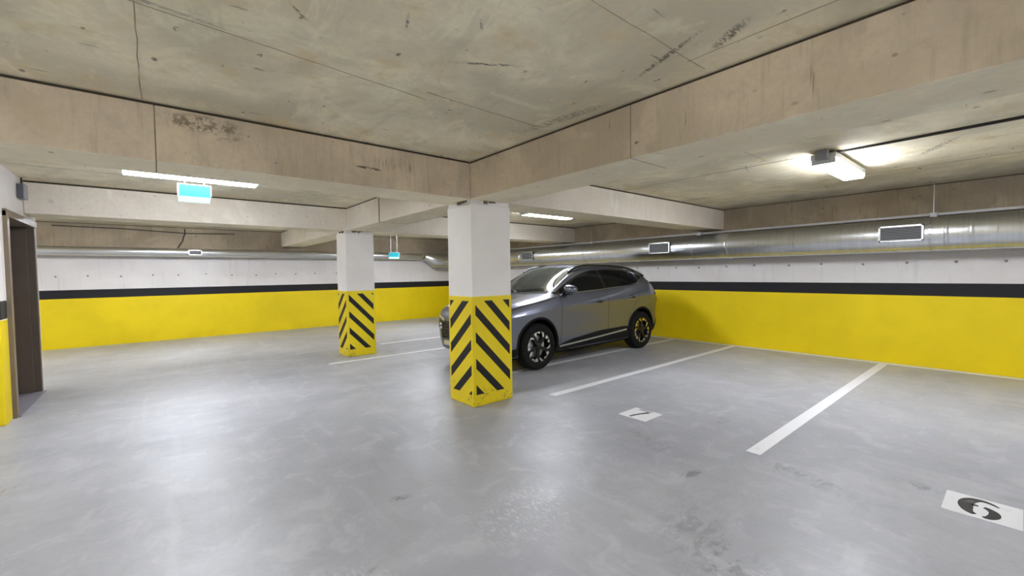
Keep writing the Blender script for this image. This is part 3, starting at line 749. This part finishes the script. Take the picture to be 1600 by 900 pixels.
WLO = [(1.42, 1.165), (2.4, 1.20), (3.4, 1.262), (3.62, 1.285), (3.98, 1.40)]
WHI = [(1.42, 1.175), (1.60, 1.255), (1.80, 1.35), (2.0, 1.43), (2.2, 1.485), (2.45, 1.525), (2.9, 1.538), (3.4, 1.52), (3.7, 1.478), (3.98, 1.405)]
for sg in (-1, 1):
    side_panel('window_surround', [(a, b - .012) for a, b in WLO], [(a, b + .012) for a, b in WHI], 1.36, 4.02, sg, .004, M_GLOSSB, 50)
    side_panel('side_window', WLO, WHI, 1.50, 2.60, sg, .008, M_GLASS, 30)
    side_panel('side_window', WLO, WHI, 2.70, 3.52, sg, .008, M_GLASS, 24)
    side_panel('quarter_window', WLO, WHI, 3.57, 3.94, sg, .008, M_GLASS, 12)
    strip('chrome_trim', [(1.75, 1.162), (2.4, 1.188), (3.0, 1.222), (3.4, 1.248), (3.62, 1.272), (3.98, 1.388)], .014, sg, .010, M_CHROME, n=40)
    # lower black cladding with its diagonal bright strip
    side_panel('sill_cladding', [(1.3, .20), (3.3, .205)], [(1.3, .30), (1.38, .335), (1.7, .405), (2.4, .475), (3.1, .49), (3.3, .48)], 1.30, 3.32, sg, .006, M_CLAD, 40)
    strip('chrome_strip', [(1.40, .315), (2.3, .365), (3.20, .425)], .030, sg, .012, M_CHROME, n=30)
    for s in (S_F, S_R):                              # arch lips
        G = []
        for a in np.linspace(math.radians(-12), math.radians(192), 44):
            G.append([side(s + r_ * math.cos(a), .375 + r_ * math.sin(a), sg, o_) for r_, o_ in ((.414, -.02), (.414, .010), (.436, .012), (.450, .002))])
        grid('arch_trim', G, M_CLAD)
    # shut lines
    strip('shut_line', [(1.44, 1.10), (1.44, .85), (1.45, .55), (1.40, .33)], .007, sg, .0015, M_SEAM)
    strip('shut_line', [(2.64, 1.20), (2.65, .9), (2.66, .5), (2.64, .40)], .007, sg, .0015, M_SEAM)
    strip('shut_line', [(3.62, 1.27), (3.58, 1.02), (3.42, .83), (3.30, .66), (3.26, .45)], .007, sg, .0015, M_SEAM)
    strip('shut_line', [(.28, .93), (.7, 1.01), (1.2, 1.075), (1.34, 1.11)], .007, sg, .0015, M_SEAM)
    # door handles, each over a flat dark patch drawn as its recess
    for s in (2.40, 3.38):
        h = empty('tmp') if False else None
        cpts = [side(s - .11, 1.0 + (s - 2.4) * .035, sg, .004), side(s - .09, 1.002 + (s - 2.4) * .035, sg, .030), side(s, 1.006 + (s - 2.4) * .035, sg, .036), side(s + .09, 1.01 + (s - 2.4) * .035, sg, .030), side(s + .11, 1.01 + (s - 2.4) * .035, sg, .004)]
        tube('door_handle', cpts, [.011, .014, .015, .014, .011], M_CAR, car, 10)
        G = [[side(s + dx, 1.0 + (s - 2.4) * .035 + dz, sg, .0025) for dz in (-.028, 0, .028)] for dx in (-.07, -.03, .03, .07)]
        grid('handle_recess', G, M_SEAM)
    # wing mirror
    mb = bmesh.new(); bmesh.ops.create_uvsphere(mb, u_segments=20, v_segments=12, radius=1)
    base = side(1.62, 1.19, sg, 0)
    for v in mb.verts:
        x, y, z = v.co
        x = math.copysign(abs(x) ** .75, x); z = math.copysign(abs(z) ** .7, z); y = math.copysign(abs(y) ** .8, y)
        v.co = (x * (.105 if x < 0 else .045), y * .125, z * (.078 - .018 * y * sg))
    mir = obj('wing_mirror', mb, M_CAR, car, True); mir.location = (1.60 - CLEN / 2, sg * (abs(base.y) + .155), 1.225)
    bm = bmesh.new(); bmesh.ops.create_circle(bm, cap_ends=True, segments=24, radius=1)
    for v in bm.verts: v.co = (.040, v.co.x * .105, v.co.y * .060)
    obj('mirror_pane', bm, M_MIRROR, mir)
    bm = bmesh.new(); add_box(bm, -.06, .035, -.16 if sg > 0 else -.01, .01 if sg > 0 else .16, -.085, -.045, .012); obj('mirror_foot', bm, M_GLOSSB, mir)
    # roof rail
    rp = []
    for t in np.linspace(0, 1, 22):
        s = 1.95 + t * 2.05; lift = .022 * min(1, t / .06, (1 - t) / .06)
        p = top(s, sg * interp([(1.95, .585), (2.4, .56), (3.0, .555), (4.0, .525)], s), .008 + lift); rp.append(p)
    tube('roof_rail', rp, .021, M_GLOSSB, car, 8)
    # lamps and bumper corners
    G = []
    for y in np.linspace(.60, .79, 8):
        G.append([front(sg * y, z, .006) for z in np.linspace(.545 + (y - .6) * .25, .70 + (y - .6) * .30, 6)])
    hl = grid('headlight', G, M_GLOSSB)
    for z in (.60, .665):
        bm = bmesh.new(); bmesh.ops.create_uvsphere(bm, u_segments=12, v_segments=8, radius=.030); p = front(sg * .66, z, .002)
        l_ = obj('lamp_lens', bm, M_LAMPCL, hl, True); l_.location = p
    G = [[front(sg * y, .72 + (y - .56) * .32 + dz, .008) for dz in (0, .02, .04)] for y in np.linspace(.56, .795, 9)]
    grid('daytime_light', G, M_LAMPCL)
    G = []
    for z in np.linspace(.90, 1.03, 6):
        G.append([front(sg * y, z, .006, 1) for y in np.linspace(.30, .76, 12)])
    grid('tail_light', G, M_RED)
    side_panel('tail_light_wrap', [(4.30, .955), (4.52, .93)], [(4.30, .985), (4.52, 1.0)], 4.28, 4.47, sg, .006, M_RED, 8, 5)
    side_panel('bumper_cladding', [(4.12, .30), (4.55, .38)], [(4.12, .44), (4.55, .52)], 4.12, 4.55, sg, .006, M_CLAD, 14, 5)
    side_panel('bumper_cladding', [(.2, .28), (.5, .25)], [(.2, .36), (.5, .38)], .22, .51, sg, .006, M_CLAD, 14, 5)
    side_panel('pillar_panel', [(4.03, 1.375), (4.24, 1.30), (4.44, 1.14)], [(4.03, 1.43), (4.24, 1.395), (4.44, 1.20)], 4.03, 4.43, sg, .005, M_GLOSSB, 16, 5)
# windscreen, rear window
def yA(s): return interp([(1.16, .66), (1.22, .70), (1.5, .675), (1.8, .625), (2.06, .575), (2.12, .55)], s)
G = []
for t in np.linspace(0, 1, 26):
    row = []
    for k in np.linspace(-1, 1, 29):
        s0 = 1.20 + .14 * k * k; s1 = 2.07 + .07 * k * k
        s = s0 + (s1 - s0) * t; row.append(top(s, k * yA(s), .005))
    G.append(row)
grid('windshield', G, M_SCREEN)
for k in (-1, 1):
    pts = []
    for t in np.linspace(0, 1, 14):
        a = Vector((1.29, k * .12)).lerp(Vector((1.33, k * .62 + .02)), t) if k > 0 else Vector((1.27, .02)).lerp(Vector((1.36, -.58)), t)
        pts.append(top(a.x, a.y, .018))
    tube('wiper', pts, .007, M_CLAD, car, 6)
G = [[top(1.12 + .02 * k + .16 * q * q, q * .72, .003) for q in np.linspace(-1, 1, 21)] for k in range(5)]
grid('cowl_panel', G, M_CLAD)
G = [[front(y * (.60 + .03 * t), 1.43 - .27 * t, .006, 1) for y in np.linspace(-1, 1, 21)] for t in np.linspace(0, 1, 10)]
grid('rear_window', G, M_GLASS)
# roof spoiler
G1, G2 = [], []
for q in np.linspace(-1, 1, 21):
    y = q * .56; a = top(4.02, y, .003); zz = a.z - .035 * 0
    tip = Vector((4.37 - CLEN / 2 - .07 * q * q, y, a.z - .055)); low = Vector((4.22 - CLEN / 2, y, a.z - .12))
    G1.append([a, a.lerp(tip, .5) + Vector((0, 0, .008)), tip, tip - Vector((.01, 0, .022)), low])
grid('roof_spoiler', G1, M_CAR)
# grille, lower intake, skid plate
G = [[front(y * interp([(.43, .64), (.55, .66), (.70, .60), (.735, .52)], z), z, .005) for y in np.linspace(-1, 1, 25)] for z in np.linspace(.43, .725, 9)]
gr = grid('front_grille', G, M_GLOSSB)
for z in (.47, .52, .57, .62, .67):
    pts = [front(y, z + .012 * math.cos(y * 30), .012) for y in np.linspace(-.54, .54, 21)]
    tube('grille_bar', pts, .006, M_CLAD, gr, 6)
G = [[front(y * .58, z, .006) for y in np.linspace(-1, 1, 21)] for z in np.linspace(.32, .395, 4)]
grid('skid_plate', G, M_CHROME)
G = [[front(y * .29, z, .010, 1) for y in np.linspace(-1, 1, 9)] for z in np.linspace(.62, .74, 4)]
grid('rear_plate_recess', G, M_CLAD)
box('underbody', (-CLEN / 2 + .35, CLEN / 2 - .4, -.72, .72, .17, .30), M_CLAD, car, .03)
for s in (S_F, S_R):
    tube('axle', [(s - CLEN / 2, -.75, R_T), (s - CLEN / 2, .75, R_T)], .05, M_CLAD, car, 10)

# wheels: tyre with rim, five split spokes with bright machined ends, hub
def lathe(prof, seg=48):
    bm = bmesh.new(); rings = [[bm.verts.new((r_ * math.cos(2 * math.pi * k / seg), y, r_ * math.sin(2 * math.pi * k / seg))) for k in range(seg)] for r_, y in prof]
    for a, b in zip(rings, rings[1:]):
        for k in range(seg): bm.faces.new((a[k], a[(k + 1) % seg], b[(k + 1) % seg], b[k]))
    return bm
def spoke_mesh(pts, y0, y1):
    bm = bmesh.new()
    P = [(r_ * math.cos(math.radians(a)), r_ * math.sin(math.radians(a))) for r_, a in pts]
    A = [bm.verts.new((x, y0, z)) for x, z in P]; B = [bm.verts.new((x, y1, z)) for x, z in P]
    bm.faces.new(A); bm.faces.new(B[::-1])
    for i in range(len(P)): j = (i + 1) % len(P); bm.faces.new((A[i], B[i], B[j], A[j]))
    return bm
def wheel():
    T = obj('wheel', lathe([(.245, .10), (.262, .112), (.30, .118), (.338, .108), (.358, .085), (.3625, .05), (.3625, -.05), (.358, -.085), (.338, -.108), (.30, -.118), (.262, -.112), (.245, -.10), (.245, .10)]), M_TYRE, car)
    smooth_angle(T, 40)
    for y in (-.035, 0, .035): obj('tread_groove', lathe([(.3632, y - .004), (.3632, y + .004), (.3590, y + .004), (.3590, y - .004), (.3632, y - .004)], 48), M_SEAM, T)
    o = obj('rim', lathe([(.243, -.10), (.252, -.106), (.256, -.112), (.248, -.114), (.236, -.100), (.225, -.06), (.21, -.02), (.08, -.015), (.0, -.015)]), M_RIM, T); smooth_angle(o, 40)
    obj('brake_disc', lathe([(.17, -.028), (.17, -.036), (.06, -.036), (.0, -.036)]), M_STEEL, T)
    sp1 = spoke_mesh([(.045, -34), (.16, -15), (.238, -13), (.240, 4), (.19, 5), (.10, 10), (.045, 34)], -.098, -.06)
    sp2 = spoke_mesh([(.178, -16), (.236, -27), (.238, -11), (.208, -8)], -.108, -.09)
    sp3 = spoke_mesh([(.160, 3), (.185, 1), (.234, 9), (.236, 22), (.200, 13)], -.108, -.09)
    sp4 = spoke_mesh([(.205, 30), (.236, 29), (.237, 42), (.212, 42)], -.106, -.09)
    mats = (M_RIM, M_CHROME, M_CHROME, M_CHROME)
    names = ('spoke', 'spoke_insert', 'spoke_insert', 'spoke_insert')
    for nm_, b, m_ in zip(names, (sp1, sp2, sp3, sp4), mats):
        first = obj(nm_, b, m_, T)
        for i in range(1, 5):
            c = first.copy(); COL.objects.link(c); c.parent = T; c.rotation_euler = (0, math.radians(72 * i), 0)
    o = obj('hub_cap', lathe([(.052, -.09), (.052, -.106), (.040, -.112), (.0, -.114)], 24), M_RIM, T); smooth_angle(o, 40)
    return T
w0 = wheel()
first = True
for s in (S_F, S_R):
    for sg in (-1, 1):
        w = w0 if first else copy_tree(w0, car); first = False
        w.location = (s - CLEN / 2, sg * .802, R_T)
        w.rotation_euler = (0, .3 if s == S_F else .9, math.pi if sg > 0 else 0)
